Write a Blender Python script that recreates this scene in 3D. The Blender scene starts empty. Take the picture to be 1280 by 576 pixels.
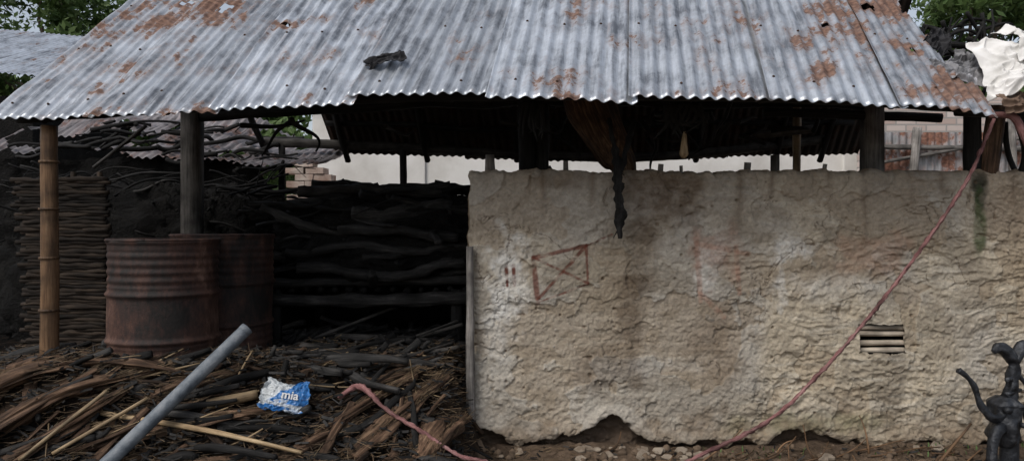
import bpy, math, random
import numpy as np
from mathutils import Vector, Matrix, noise as mn
random.seed(7); RNG=np.random.RandomState(7)
scene=bpy.context.scene

# ------------------------------------------------------------------ noise
def _h(i,j,s):
    v=np.sin(i*127.1+j*311.7+s*74.7)*43758.5453
    return v-np.floor(v)
def vn(x,y,s=0):
    xi=np.floor(x); yi=np.floor(y); fx=x-xi; fy=y-yi
    fx=fx*fx*fx*(fx*(fx*6-15)+10); fy=fy*fy*fy*(fy*(fy*6-15)+10)
    a=_h(xi,yi,s); b=_h(xi+1,yi,s); c=_h(xi,yi+1,s); d=_h(xi+1,yi+1,s)
    return (a*(1-fx)+b*fx)*(1-fy)+(c*(1-fx)+d*fx)*fy
def fbm(x,y,o=4,s=0):
    x=np.asarray(x,float); y=np.asarray(y,float)
    t=0; a=.5; n=0
    for k in range(o):
        t=t+a*vn(x+k*17.3,y-k*9.1,s+k); n+=a; a*=.5; x=x*2.03; y=y*2.03
    return t/n
def sm(x,a,b):
    t=np.clip((x-a)/(b-a),0,1); return t*t*(3-2*t)

# ------------------------------------------------------------------ materials
def newmat(name):
    m=bpy.data.materials.new(name); m.use_nodes=True
    nt=m.node_tree; b=nt.nodes['Principled BSDF']
    return m,nt,b
def N(nt,t,**kw):
    n=nt.nodes.new(t)
    for k,v in kw.items():
        if k in n.inputs: n.inputs[k].default_value=v
        else: setattr(n,k,v)
    return n
def ramp(nt,stops):
    r=nt.nodes.new('ShaderNodeValToRGB'); e=r.color_ramp.elements
    while len(e)<len(stops): e.new(.5)
    for i,(p,c) in enumerate(stops):
        e[i].position=p; e[i].color=(*c,1) if len(c)==3 else c
    return r
def g(v): return (v,v,v)
def noise_mat(name,stops,scale=4,detail=8,rough=.9,bump=.4,bscale=40,bdist=.01,metal=0,spec=.2,stretch=(1,1,1)):
    m,nt,b=newmat(name); L=nt.links.new
    tc=N(nt,'ShaderNodeTexCoord'); mp=N(nt,'ShaderNodeMapping'); mp.inputs['Scale'].default_value=stretch
    L(tc.outputs['Object'],mp.inputs[0])
    n=N(nt,'ShaderNodeTexNoise',Scale=scale,Detail=detail,Roughness=.62); L(mp.outputs[0],n.inputs['Vector'])
    r=ramp(nt,stops); L(n.outputs['Fac'],r.inputs[0]); L(r.outputs[0],b.inputs['Base Color'])
    n2=N(nt,'ShaderNodeTexNoise',Scale=bscale,Detail=6,Roughness=.65); L(mp.outputs[0],n2.inputs['Vector'])
    bp=N(nt,'ShaderNodeBump',Strength=bump,Distance=bdist); L(n2.outputs['Fac'],bp.inputs['Height']); L(bp.outputs[0],b.inputs['Normal'])
    b.inputs['Roughness'].default_value=rough; b.inputs['Metallic'].default_value=metal
    b.inputs['Specular IOR Level'].default_value=spec
    return m
def fibre_mat(name,c0,c1,c2,rough=.85,bump=.6,fs=60,spec=.25):
    """wood / straw: noise stretched along each piece using its own 'fib' coordinates"""
    m,nt,b=newmat(name); L=nt.links.new
    at=N(nt,'ShaderNodeAttribute',attribute_name='fib'); mp=N(nt,'ShaderNodeMapping'); mp.inputs['Scale'].default_value=(1,1,.07)
    L(at.outputs['Vector'],mp.inputs[0])
    n=N(nt,'ShaderNodeTexNoise',Scale=fs,Detail=6,Roughness=.7); L(mp.outputs[0],n.inputs['Vector'])
    r=ramp(nt,[(.3,c0),(.5,c1),(.72,c2)]); L(n.outputs['Fac'],r.inputs[0])
    n3=N(nt,'ShaderNodeTexNoise',Scale=7,Detail=5); L(at.outputs['Vector'],n3.inputs['Vector'])
    r3=ramp(nt,[(.35,g(.4)),(.62,g(1.0))]); L(n3.outputs['Fac'],r3.inputs[0])
    t=N(nt,'ShaderNodeAttribute',attribute_name='tone')
    mx=N(nt,'ShaderNodeMix',data_type='RGBA',blend_type='MULTIPLY'); mx.inputs[0].default_value=1
    L(r.outputs[0],mx.inputs[6]); L(r3.outputs[0],mx.inputs[7])
    my=N(nt,'ShaderNodeVectorMath',operation='SCALE'); L(mx.outputs[2],my.inputs[0]); L(t.outputs['Fac'],my.inputs['Scale'])
    L(my.outputs[0],b.inputs['Base Color'])
    bp=N(nt,'ShaderNodeBump',Strength=bump,Distance=.01); L(n.outputs['Fac'],bp.inputs['Height']); L(bp.outputs[0],b.inputs['Normal'])
    b.inputs['Roughness'].default_value=rough; b.inputs['Specular IOR Level'].default_value=spec
    return m
def col_mat(name,bs=140,bump=.5,rough=.95,lo=.82,hi=1.12,bd=.004,spec=.12):
    m,nt,b=newmat(name); L=nt.links.new
    at=N(nt,'ShaderNodeAttribute',attribute_name='Col'); tc=N(nt,'ShaderNodeTexCoord')
    n=N(nt,'ShaderNodeTexNoise',Scale=bs*.25,Detail=8,Roughness=.7); L(tc.outputs['Object'],n.inputs['Vector'])
    r=ramp(nt,[(.3,g(lo)),(.7,g(hi))]); L(n.outputs['Fac'],r.inputs[0])
    mx=N(nt,'ShaderNodeMix',data_type='RGBA',blend_type='MULTIPLY'); mx.inputs[0].default_value=1
    L(at.outputs['Color'],mx.inputs[6]); L(r.outputs[0],mx.inputs[7]); L(mx.outputs[2],b.inputs['Base Color'])
    n2=N(nt,'ShaderNodeTexNoise',Scale=bs,Detail=6,Roughness=.7); L(tc.outputs['Object'],n2.inputs['Vector'])
    bp=N(nt,'ShaderNodeBump',Strength=bump,Distance=bd); L(n2.outputs['Fac'],bp.inputs['Height']); L(bp.outputs[0],b.inputs['Normal'])
    b.inputs['Roughness'].default_value=rough; b.inputs['Specular IOR Level'].default_value=spec
    return m
def tin_mat(name,light,dark,rustA,rustB,metal=.55,rough=.42,streak=.5):
    """corrugated sheet: 'ruv' = metres along eave / slope, 'rust' = bias painted per vertex"""
    m,nt,b=newmat(name); L=nt.links.new
    at=N(nt,'ShaderNodeAttribute',attribute_name='ruv'); ra=N(nt,'ShaderNodeAttribute',attribute_name='rust')
    mp=N(nt,'ShaderNodeMapping'); mp.inputs['Scale'].default_value=(1,.09,1); L(at.outputs['Vector'],mp.inputs[0])
    st=N(nt,'ShaderNodeTexNoise',Scale=24,Detail=6,Roughness=.7); L(mp.outputs[0],st.inputs['Vector'])
    sp=N(nt,'ShaderNodeTexNoise',Scale=4,Detail=10,Roughness=.72); L(at.outputs['Vector'],sp.inputs['Vector'])
    ad=N(nt,'ShaderNodeMath',operation='ADD'); L(st.outputs['Fac'],ad.inputs[0]); L(sp.outputs['Fac'],ad.inputs[1])
    hf=N(nt,'ShaderNodeMath',operation='MULTIPLY'); hf.inputs[1].default_value=.5; L(ad.outputs[0],hf.inputs[0])
    r=ramp(nt,[(.40,dark),(.5,light),(.60,tuple(min(1,c*1.35) for c in light))]); L(hf.outputs[0],r.inputs[0])
    oi=N(nt,'ShaderNodeObjectInfo'); mr_=N(nt,'ShaderNodeMapRange'); L(oi.outputs['Random'],mr_.inputs[0]); mr_.inputs[3].default_value=.78; mr_.inputs[4].default_value=1.12
    tn=N(nt,'ShaderNodeVectorMath',operation='SCALE'); L(r.outputs[0],tn.inputs[0]); L(mr_.outputs[0],tn.inputs['Scale'])
    rn=N(nt,'ShaderNodeTexNoise',Scale=4.2,Detail=12,Roughness=.70)
    mp2=N(nt,'ShaderNodeMapping'); mp2.inputs['Scale'].default_value=(1,.7,1); L(at.outputs['Vector'],mp2.inputs[0]); L(mp2.outputs[0],rn.inputs['Vector'])
    ra2=N(nt,'ShaderNodeMath',operation='ADD'); L(rn.outputs['Fac'],ra2.inputs[0]); L(ra.outputs['Fac'],ra2.inputs[1])
    rr=ramp(nt,[(.60,g(0)),(.62,g(.85)),(.70,g(1))]); L(ra2.outputs[0],rr.inputs[0])
    st2=N(nt,'ShaderNodeMath',operation='MULTIPLY'); L(st.outputs['Fac'],st2.inputs[0]); st2.inputs[1].default_value=.4
    ra3=N(nt,'ShaderNodeMath',operation='ADD'); L(ra2.outputs[0],ra3.inputs[0]); L(st2.outputs[0],ra3.inputs[1])
    rs_=ramp(nt,[(.72,g(0)),(.86,g(.65))]); L(ra3.outputs[0],rs_.inputs[0])
    rc=N(nt,'ShaderNodeTexNoise',Scale=30,Detail=6); L(at.outputs['Vector'],rc.inputs['Vector'])
    rcr=ramp(nt,[(.35,rustA),(.65,rustB)]); L(rc.outputs['Fac'],rcr.inputs[0])
    m0=N(nt,'ShaderNodeMix',data_type='RGBA'); L(rs_.outputs[0],m0.inputs[0]); L(tn.outputs[0],m0.inputs[6]); m0.inputs[7].default_value=(rustB[0]*1.1,rustB[1]*1.25,rustB[2]*1.4,1)
    mx=N(nt,'ShaderNodeMix',data_type='RGBA'); L(rr.outputs[0],mx.inputs[0]); L(m0.outputs[2],mx.inputs[6]); L(rcr.outputs[0],mx.inputs[7])
    L(mx.outputs[2],b.inputs['Base Color'])
    mm=N(nt,'ShaderNodeMath',operation='MULTIPLY_ADD'); mm.inputs[1].default_value=-metal; mm.inputs[2].default_value=metal
    L(rr.outputs[0],mm.inputs[0]); L(mm.outputs[0],b.inputs['Metallic'])
    mr=N(nt,'ShaderNodeMath',operation='MULTIPLY_ADD'); mr.inputs[1].default_value=.45; mr.inputs[2].default_value=rough
    L(rr.outputs[0],mr.inputs[0]); L(mr.outputs[0],b.inputs['Roughness'])
    bp=N(nt,'ShaderNodeBump',Strength=.3,Distance=.004); L(sp.outputs['Fac'],bp.inputs['Height']); L(bp.outputs[0],b.inputs['Normal'])
    return m

M_mud=col_mat('mud_plaster',bs=150,bump=.8,bd=.006,lo=.74,hi=1.16)
M_earth=noise_mat('earth',[(.3,(.05,.035,.024)),(.5,(.13,.095,.065)),(.7,(.22,.17,.12))],scale=3,bscale=30,bump=.8,bdist=.03)
M_char=fibre_mat('charred_wood',(.005,.005,.005),(.014,.0135,.013),(.040,.038,.036),rough=.8,bump=.9)
M_char_shade=noise_mat('char_and_shade',[(.35,(.003,.003,.003)),(.6,(.009,.0085,.008)),(.8,(.025,.023,.021))],scale=8,bscale=45,bump=1,bdist=.04)  # near-black: burnt material, also interior shade put into the colour
M_grey=fibre_mat('weathered_wood',(.08,.075,.07),(.2,.185,.17),(.34,.32,.3))
M_tan=fibre_mat('bamboo_tan',(.2,.13,.07),(.42,.3,.17),(.6,.47,.3),rough=.6)
M_bark=fibre_mat('fibrous_bark',(.022,.014,.009),(.12,.070,.043),(.33,.215,.135),bump=1,fs=55)
M_bamboo=fibre_mat('smoked_bamboo',(.08,.045,.025),(.2,.115,.06),(.3,.19,.11),rough=.55)
M_straw=fibre_mat('straw',(.12,.08,.048),(.27,.18,.105),(.46,.35,.21),rough=.8)
M_pipe=noise_mat('grey_pipe_plastic',[(.3,(.06,.072,.085)),(.5,(.13,.15,.17)),(.7,(.22,.235,.25))],scale=12,rough=.55,bump=.4,spec=.35)
M_tin=tin_mat('galvanised_tin',(.46,.495,.54),(.18,.195,.22),(.072,.036,.026),(.22,.125,.085))
M_tinburnt=tin_mat('burnt_tin',(.03,.024,.021),(.010,.009,.008),(.02,.010,.007),(.05,.024,.015),metal=.1,rough=.8)
M_tinold=tin_mat('old_tin',(.22,.205,.21),(.05,.045,.045),(.04,.025,.02),(.20,.12,.10),metal=.3,rough=.6)

# ------------------------------------------------------------------ mesh helpers
def empty(name,loc=(0,0,0)):
    e=bpy.data.objects.new(name,None); scene.collection.objects.link(e); e.location=loc; e.empty_display_size=.2; return e
def link(name,me,parent=None):
    o=bpy.data.objects.new(name,me); scene.collection.objects.link(o)
    if parent: o.parent=parent
    return o
class MB:
    def __init__(s): s.v=[];s.f=[];s.mi=[];s.fib=[];s.tone=[]
    def tube(s,pts,rad,seg=9,rough=.12,mi=0,squash=1.0,step=None,tone=None,bend=0.0,lump=6.0,twist=0,ridge=.8):
        pts=[Vector(p) for p in pts]
        if not hasattr(rad,'__len__'): rad=[rad]*len(pts)
        Ls=[0]
        for a,b in zip(pts,pts[1:]): Ls.append(Ls[-1]+(b-a).length)
        tot=Ls[-1]
        if step is None: step=max(tot/24,.03)
        n=max(2,int(tot/step)+1)
        P=[];R=[];off=Vector((random.uniform(-50,50),random.uniform(-50,50),random.uniform(-50,50)))
        def cr(a,b,c,d,t):
            return .5*((2*b)+(c-a)*t+(2*a-5*b+4*c-d)*t*t+(3*b-a-3*c+d)*t*t*t)
        for i in range(n):
            l=tot*i/(n-1); k=0
            while k<len(pts)-2 and Ls[k+1]<l: k+=1
            t=(l-Ls[k])/max(Ls[k+1]-Ls[k],1e-6)
            a=pts[k-1] if k>0 else pts[k]*2-pts[k+1]; d=pts[k+2] if k+2<len(pts) else pts[k+1]*2-pts[k]
            p=cr(a,pts[k],pts[k+1],d,t)
            if bend:
                q=off+Vector((l*1.5,0,0)); w=math.sin(math.pi*l/tot)
                p=p+bend*w*Vector((mn.noise(q),mn.noise(q+Vector((9,9,0))),mn.noise(q+Vector((0,5,7)))))*1.5
            P.append(p); R.append(rad[k]*(1-t)+rad[k+1]*t)
        T=(P[1]-P[0]).normalized(); u=T.orthogonal().normalized()
        if squash!=1.0:
            up=Vector((0,0,1)); u=(T.cross(up)).normalized() if abs(T.z)<.95 else u
        base=len(s.v); tn=random.uniform(.6,1.15) if tone is None else tone
        for i in range(n):
            T=(P[min(i+1,n-1)]-P[max(i-1,0)]).normalized()
            u=(u-T*u.dot(T)).normalized(); w=T.cross(u)
            l=tot*i/(n-1)
            for j in range(seg):
                a=2*math.pi*j/seg+twist*l; c,sn=math.cos(a),math.sin(a)
                rr=R[i]*(1+rough*1.6*mn.noise(off+Vector((c*1.3,sn*1.3,l*lump)))+rough*ridge*mn.noise(off+Vector((c*4,sn*4,l*lump*.6))))
                lx,ly=c*rr,sn*rr*squash
                s.v.append(P[i]+u*lx+w*ly); s.fib.append((lx+off.x,ly+off.y,l+off.z)); s.tone.append(tn)
        for i in range(n-1):
            for j in range(seg):
                a=base+i*seg+j; b=base+i*seg+(j+1)%seg
                s.f.append((a,b,b+seg,a+seg)); s.mi.append(mi)
        s.f.append(tuple(base+j for j in reversed(range(seg)))); s.mi.append(mi)
        s.f.append(tuple(base+(n-1)*seg+j for j in range(seg))); s.mi.append(mi)
    def box(s,c,size,rot=0,jit=.0,mi=0,tone=None,tilt=0):
        base=len(s.v); off=(random.uniform(-9,9),)*3; tn=random.uniform(.6,1.15) if tone is None else tone
        Mx=Matrix.Rotation(rot,3,'Z')@Matrix.Rotation(tilt,3,'Y')
        for dx in(-1,1):
            for dy in(-1,1):
                for dz in(-1,1):
                    q=Vector((dx*size[0]/2,dy*size[1]/2,dz*size[2]/2))+Vector([random.uniform(-jit,jit) for _ in range(3)])
                    s.v.append(Vector(c)+Mx@q); s.fib.append((q.x+off[0],q.y+off[1],q.z+off[2])); s.tone.append(tn)
        for f in((0,1,3,2),(4,6,7,5),(0,4,5,1),(2,3,7,6),(0,2,6,4),(1,5,7,3)):
            s.f.append(tuple(base+k for k in f)); s.mi.append(mi)
    def done(s,name,mats,parent=None,smooth=True):
        me=bpy.data.meshes.new(name); me.from_pydata([tuple(v) for v in s.v],[],s.f)
        for m in mats: me.materials.append(m)
        me.polygons.foreach_set('material_index',s.mi)
        me.polygons.foreach_set('use_smooth',[smooth]*len(s.f))
        a=me.attributes.new('fib','FLOAT_VECTOR','POINT'); a.data.foreach_set('vector',np.array(s.fib,dtype=np.float32).ravel())
        a=me.attributes.new('tone','FLOAT','POINT'); a.data.foreach_set('value',np.array(s.tone,dtype=np.float32))
        me.update(); return link(name,me,parent)
def grid_mesh(name,X,Y,Z,mat,parent=None,col=None,keep=None,ruv=None,rust=None,smooth=True):
    r,c=X.shape; co=np.stack([X,Y,Z],-1).reshape(-1,3)
    idx=np.arange(r*c).reshape(r,c)
    F=np.stack([idx[:-1,:-1],idx[:-1,1:],idx[1:,1:],idx[1:,:-1]],-1).reshape(-1,4)
    if keep is not None: F=F[keep.reshape(-1)]
    me=bpy.data.meshes.new(name); me.vertices.add(len(co)); me.vertices.foreach_set('co',co.ravel().astype(np.float32))
    me.loops.add(len(F)*4); me.loops.foreach_set('vertex_index',F.ravel().astype(np.int32))
    me.polygons.add(len(F)); me.polygons.foreach_set('loop_start',(np.arange(len(F))*4).astype(np.int32))
    me.polygons.foreach_set('loop_total',np.full(len(F),4,dtype=np.int32))
    me.polygons.foreach_set('use_smooth',np.full(len(F),smooth))
    if col is not None:
        a=me.attributes.new('Col','FLOAT_COLOR','POINT'); cc=np.concatenate([col.reshape(-1,3),np.ones((r*c,1))],1)
        a.data.foreach_set('color',cc.ravel().astype(np.float32))
    if ruv is not None:
        a=me.attributes.new('ruv','FLOAT_VECTOR','POINT'); a.data.foreach_set('vector',ruv.reshape(-1,3).ravel().astype(np.float32))
    if rust is not None:
        a=me.attributes.new('rust','FLOAT','POINT'); a.data.foreach_set('value',rust.ravel().astype(np.float32))
    me.materials.append(mat); me.update(calc_edges=True); me.validate()
    return link(name,me,parent)

# ------------------------------------------------------------------ ground + debris
def hgt(x,y):
    x=np.asarray(x,float); y=np.asarray(y,float)
    s=sm(x,-1.4,-.5)*.20
    pile=.24+.38*sm(y,3.65+s,4.55+s)+.09*(fbm(x*1.6,y*1.6,3,5)-.5)+.07*(fbm(x*5,y*5,3,6)-.5)
    pile=pile+.17*np.exp(-((x+2.35)/.75)**2-((y-4.22)/.30)**2)+.05*np.exp(-((x+1.6)/.35)**2-((y-4.5)/.4)**2)
    pile=pile+.06*np.exp(-((x+.6)/.3)**2-((y-4.35)/.25)**2)
    pile=pile*sm(y,2.9,3.5)
    base=.07+.06*sm(y,4.35,4.7)+.05*(fbm(x*3,y*3,4,8)-.5)
    k=1-sm(x,-.42,-.14)
    k=k*sm(x,-7.5,-5.5)
    inside=sm(y,4.85,5.0)*(1-sm(y,8.0,9.0))*(1-sm(x,3.6,4.5))*sm(x,-7.5,-5.5)
    h=base*sm(y,2.0,3.6)*(1-k)+pile*k*(1-sm(y,8,9))
    return np.maximum(h,inside*.35)
def H(x,y): return float(hgt(x,y))

gx=np.concatenate([np.linspace(-400,-9,14),np.linspace(-8.5,8.5,120),np.linspace(9,400,14)])
gy=np.concatenate([np.linspace(-300,1,10),np.linspace(1.4,11,70),np.linspace(12,500,16)])
X,Y=np.meshgrid(gx,gy)
Z=.02*(fbm(X*.8,Y*.8,3,3)-.5)-.01
grid_mesh('ground',X,Y,Z,M_earth)
gx=np.arange(-7.5,4.6,.03); gy=np.arange(2.0,9.0,.03); X,Y=np.meshgrid(gx,gy)
Z=hgt(X,Y)+.04*(fbm(X*14,Y*14,3,9)-.5)+.004
f=sm(X,-7.5,-7.2)*(1-sm(X,4.2,4.57))*sm(Y,2.0,2.3)*(1-sm(Y,8.7,8.97))
Z=Z*f-.04*(1-f)
k=1-sm(X,-.4,.1); k=np.maximum(k,sm(Y,4.8,5.0))
n1=fbm(X*6,Y*9,5,31)[...,None]; n2=fbm(X*20,Y*25,4,33)[...,None]
litter_c=np.array([.010,.009,.008])*(1-n1)+np.array([.11,.068,.043])*n1*sm(n2,.3,.75)
litter_c=litter_c*(1-sm(Y,4.9,5.6)*.75)[...,None]  # floor colour darkened inside the shed, standing in for shade
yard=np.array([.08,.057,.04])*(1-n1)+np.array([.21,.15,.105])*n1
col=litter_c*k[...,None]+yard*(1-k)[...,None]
M_deb=col_mat('debris_ground',bs=70,bump=1,bd=.02,lo=.45,hi=1.3)
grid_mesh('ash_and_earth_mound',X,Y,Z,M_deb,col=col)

# ------------------------------------------------------------------ burnt shed
shed=empty('burnt_shed',(0,0,0))
x0,x1=-.275,4.1; nx=840; nz=350
xs=np.linspace(x0,x1,nx); t=np.linspace(0,1,nz)
top=1.875+.018*(fbm(xs*3,xs*0,3,11)-.5)+.034*(fbm(xs*20,xs*0,3,12)-.5)
Xf,Tf=np.meshgrid(xs,t); Zf=Tf*top[None,:]
w1=fbm(Xf*2.2,Zf*2.2,3,21)-.5; w2=fbm(Xf*2.2+5,Zf*2.2,3,22)-.5
coarse=.04*(fbm(Xf*1.3,Zf*1.5,3,23)-.5)
strk=0
for i,(an,fx_,fz_,am) in enumerate([(.12,2.6,17,.013),(-.5,2.6,14,.012),(.75,2.6,13,.009),(-.1,6,40,.007)]):
    c_,s_=math.cos(an),math.sin(an)
    xr=Xf*c_+Zf*s_+.22*w1; zr=-Xf*s_+Zf*c_+.20*w2+.03*(fbm(Xf*5,Zf*5,2,130+i)-.5)
    nn=fbm(xr*fx_,zr*fz_,3,24+i*7); rd=(1-np.abs(2*nn-1))**2.0
    mk=sm(fbm(Xf*1.9,Zf*2.3,4,140+i),.44,.60)*(.3+.7*sm(Xf+.8*w1,.7,1.7))
    strk=strk+am*mk*(rd-.5)
flat=sm(fbm(Xf*1.7,Zf*2,4,150),.42,.6)
lumps=(.006+.012*flat)*(fbm(Xf*9,Zf*10,5,25)-.5)+.014*(fbm(Xf*30,Zf*32,3,47)-.5)
fine=.010*(fbm(Xf*70,Zf*70,3,26)-.5)
flake=sm(fbm(Xf*3.2+w1,Zf*3.2,5,27),.56,.572)
flake2=sm(fbm(Xf*5+w2,Zf*6,5,127),.62,.63)
disp=coarse+strk+lumps+fine-.008*flake-.010*flake2
zb=.175+.26*(fbm(xs*2.6,xs*0+2,4,28)-.45)+.10*np.exp(-((xs-.64)/.15)**2)+.08*np.exp(-((xs+.2)/.15)**2)-.02*sm(xs,2.2,3)
brk=1-sm(Zf+.11*(fbm(Xf*9,Zf*9,4,29)-.5),zb[None,:]-.005,zb[None,:]+.005)
disp=disp*(1-brk*.3)-brk*(.085+.10*(fbm(Xf*8,Zf*14,4,30)-.5))
disp+=.02*np.exp(-((Zf-zb[None,:]-.03)/.05)**2)*(1-brk)
Yf=4.70-disp+.035*np.exp(-(top[None,:]-Zf)/.018)
endw=1-sm(Xf,x0,x0+.06)
Xw=Xf+endw*.04*(fbm(Zf*9,Zf*0,4,41)-.5); Yf=Yf+.03*endw**2
n=fbm(Xf*1.6,Zf*1.6,4,51); n2=fbm(Xf*9,Zf*11,5,52); n3=fbm(Xf*4,Zf*30+3*w1,4,53); n4=fbm(Xf*3,Zf*3.4,6,54)
grey=np.array([.42,.385,.33]); tan=np.array([.49,.425,.325]); drk=np.array([.26,.222,.17])
def mixc(a,b,k): return a*(1-k[...,None])+b*k[...,None]
C=mixc(np.broadcast_to(grey,Xf.shape+(3,)),tan,sm(n+.25*sm(Xf,.4,2.6)-.1,.42,.7))
C=mixc(C,drk,.6*sm(n2,.5,.72)); C=mixc(C,drk*.9,.5*sm(n4,.52,.66)); C=mixc(C,np.array([.56,.52,.44]),.4*sm(n3,.55,.75))
C=mixc(C,np.array([.33,.26,.18]),.5*flake)
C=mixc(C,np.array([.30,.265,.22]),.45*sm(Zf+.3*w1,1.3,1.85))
def blob(cx,cz,rx,rz,seed,soft=.5,ns=7,amp=1.3):
    d=np.sqrt(((Xf-cx)/rx)**2+((Zf-cz)/rz)**2)
    return sm(1.15-d+amp*.85*(fbm(Xf*ns,Zf*ns,5,seed)-.5),0,soft*.85)*(.66+.34*sm(fbm(Xf*22,Zf*26,4,seed+5),.3,.6))
white=np.array([.72,.705,.66]); stain=np.array([.10,.067,.043]); redb=np.array([.15,.045,.03])
C=mixc(C,white,.85*blob(-.03,1.17,.15,.32,61,.8,11,1.9)); C=mixc(C,white,.5*blob(-.10,.78,.11,.25,62,.9,9,1.8))
C=mixc(C,white,.75*blob(1.80,1.40,.22,.10,63,.9,11,2.0)); C=mixc(C,white,.6*blob(1.71,1.17,.045,.22,64,.9,12,1.9))
C=mixc(C,white,.5*blob(1.24,1.27,.10,.2,65,1,9,1.8)); C=mixc(C,np.array([.36,.20,.14]),.45*blob(1.3,1.36,.16,.22,66,.9,12,1.9))
C=mixc(C,np.array([.38,.22,.15]),.4*blob(2.3,1.35,.30,.15,67,.9,12,1.9)); C=mixc(C,white,.3*blob(1.0,.65,.4,.08,165,1.2,6,2))
C=mixc(C,white,.3*blob(2.0,1.15,.4,.08,166,1.2,9,2))
C=mixc(C,stain,.78*blob(.97,1.80,.30,.30,68,.7,6,.9)); C=mixc(C,stain,.68*blob(.84,1.45,.13,.34,69,.9,6,1.1))
C=mixc(C,stain,.55*blob(.76,.95,.10,.55,70,1,6,1.2)); C=mixc(C,stain,.42*blob(.62,.6,.30,.18,73,1,6,1.3))
C=mixc(C,stain*1.4,.4*blob(1.3,.8,.22,.3,74,1.1,5,1.4)); C=mixc(C,stain,.5*blob(.35,1.82,.22,.07,75,1.0,6,1.2)); C=mixc(C,stain*1.3,.45*blob(3.2,1.6,.2,.35,76,1.1,6,1.3))
for i,(sx,sl_,wd_) in enumerate([(.2,.4,.03),(1.45,.6,.045),(1.66,.35,.03),(2.0,.3,.04),(2.25,.75,.04),(2.55,.4,.03),(2.75,.3,.05),(3.2,.7,.06),(.50,.45,.035),(1.15,.9,.035),(-.15,.3,.03)]):
    cxs=sx+.05*(fbm(Zf*3,Zf*0,2,260+i)-.5); d=np.abs(Xf-cxs)/wd_; fall=sm(Zf,1.88-sl_,1.86)
    C=mixc(C,stain*1.2,.65*np.clip(1-d,0,1)*fall*(.4+.6*sm(fbm(Xf*14,Zf*5,4,270+i),.35,.6)))
def seg(ax,az,bx,bz,w,seed,a=.85,c=redb):
    global C
    px=Xf-ax; pz=Zf-az; dx,dz=bx-ax,bz-az; tt=np.clip((px*dx+pz*dz)/(dx*dx+dz*dz),0,1)
    d=np.hypot(px-tt*dx,pz-tt*dz)+.012*(fbm(Xf*16,Zf*16,3,seed)-.5)
    k=(1-sm(d,w*.45,w))*(.35+.65*sm(fbm(Xf*25,Zf*25,3,seed+1),.25,.55))
    C=mixc(C,c,a*k)
for i,s_ in enumerate([(.137,1.327,.473,1.403,.016),(.473,1.403,.483,1.159,.012),(.483,1.159,.163,1.042,.009),(.137,1.327,.163,1.042,.022),
          (.163,1.06,.473,1.403,.013),(.137,1.327,.483,1.165,.013),(.473,1.403,.636,1.475,.008)]): seg(*s_,80+i,.8)
seg(-.036,1.275,-.03,1.15,.014,91,.95); seg(.010,1.275,.015,1.15,.014,92,.95)
pk=np.array([.36,.18,.12])
for i,s_ in enumerate([(1.17,1.45,1.2,1.05,.022),(1.17,1.42,1.5,1.35,.022),(1.2,1.1,1.35,.95,.022),(1.42,1.4,1.45,1.1,.018)]): seg(*s_,101+i,.4,pk)
C=mixc(C,np.array([.03,.034,.024]),.95*blob(2.98,1.77,.065,.16,71,.6,9,1.2)); C=mixc(C,np.array([.055,.085,.03]),.8*blob(2.97,1.52,.05,.24,75,.8,9,1.4))
C=mixc(C,np.array([.16,.18,.08]),.45*blob(1.9,.27,.6,.09,72,1.1,7,1.6))
C=mixc(C,np.array([.075,.052,.036]),brk*.95)
C=mixc(C,np.array([.21,.155,.105]),.6*sm(.42-Zf+.3*(n2-.5),0,.3)*(1-brk))
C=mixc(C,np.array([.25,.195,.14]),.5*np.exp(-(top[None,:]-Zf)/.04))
cr_=np.abs(fbm(Xf*3+w2*2,Zf*3.5+w1*2,5,190)-.5); ck=(1-sm(cr_,.002,.007))*sm(fbm(Xf*1.4,Zf*1.4,3,191),.46,.56)
C=mixc(C,stain,.6*ck); Yf=Yf+.007*ck
pm=sm(vn(Xf*26,Zf*26,77),.92,.98)*sm(fbm(Xf*1.5,Zf*1.5,2,78),.42,.6)
Yf=Yf+.014*pm; C=mixc(C,stain*1.5,.6*pm)
rows=[]
for yy,dz in((4.76,.008),(4.84,.014),(4.92,.006),(4.955,-.03),(4.96,-.6),(4.96,-1.87)):
    rows.append((np.full(nx,yy)+.01*(fbm(xs*9,xs*0+yy,2,14)-.5),top+dz+.02*(fbm(xs*9+3,xs*0+yy*3,2,15)-.5)))
Xa=np.vstack([Xw]+[Xw[-1:]]*6); Ya=np.vstack([Yf]+[r[0][None] for r in rows]); Za=np.vstack([Zf]+[r[1][None] for r in rows])
Ca=np.concatenate([C]+[np.broadcast_to(np.array([.26,.2,.14]),(1,nx,3))]*6,0)
Xc=.5*(Xa[:-1,:-1]+Xa[1:,1:]); Zc=.5*(Za[:-1,:-1]+Za[1:,1:]); frn=np.zeros(Xc.shape,bool); frn[:nz-1]=True
wob=.016*(fbm(Xc*22,Zc*22,3,99)-.5)*2
hole=(np.abs(Xc-2.345+.05*(Zc-.81))<.145+wob)&(np.abs(Zc-.815)<.093+wob)&frn
grid_mesh('mud_wall',Xa,Ya,Za,M_mud,shed,col=Ca,keep=~hole)
ez=np.linspace(0,1,120); ey=np.linspace(0,1,16); EY,EZ=np.meshgrid(ey,ez)
tz=np.interp(EZ,t,Zf[:,0]); fy=np.interp(EZ,t,Yf[:,0]); fx=np.interp(EZ,t,Xw[:,0])
EYY=fy*(1-EY)+4.96*EY
EX=fx-.02*np.sin(EY*math.pi)*(fbm(EYY*20,tz*20,3,17))
ec=np.ones(EX.shape+(3,))*np.array([.24,.18,.12])
grid_mesh('mud_wall_end',EX,EYY,tz,M_mud,shed,col=ec)
mb=MB()
mb.box((2.345,4.84,.815),(.36,.004,.26),mi=0,tone=1)  # recess faces near-black: shade inside the vent put into the colour
for zz in(.70,.93): mb.box((2.345,4.785,zz),(.34,.11,.004),mi=0,tone=1)
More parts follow.
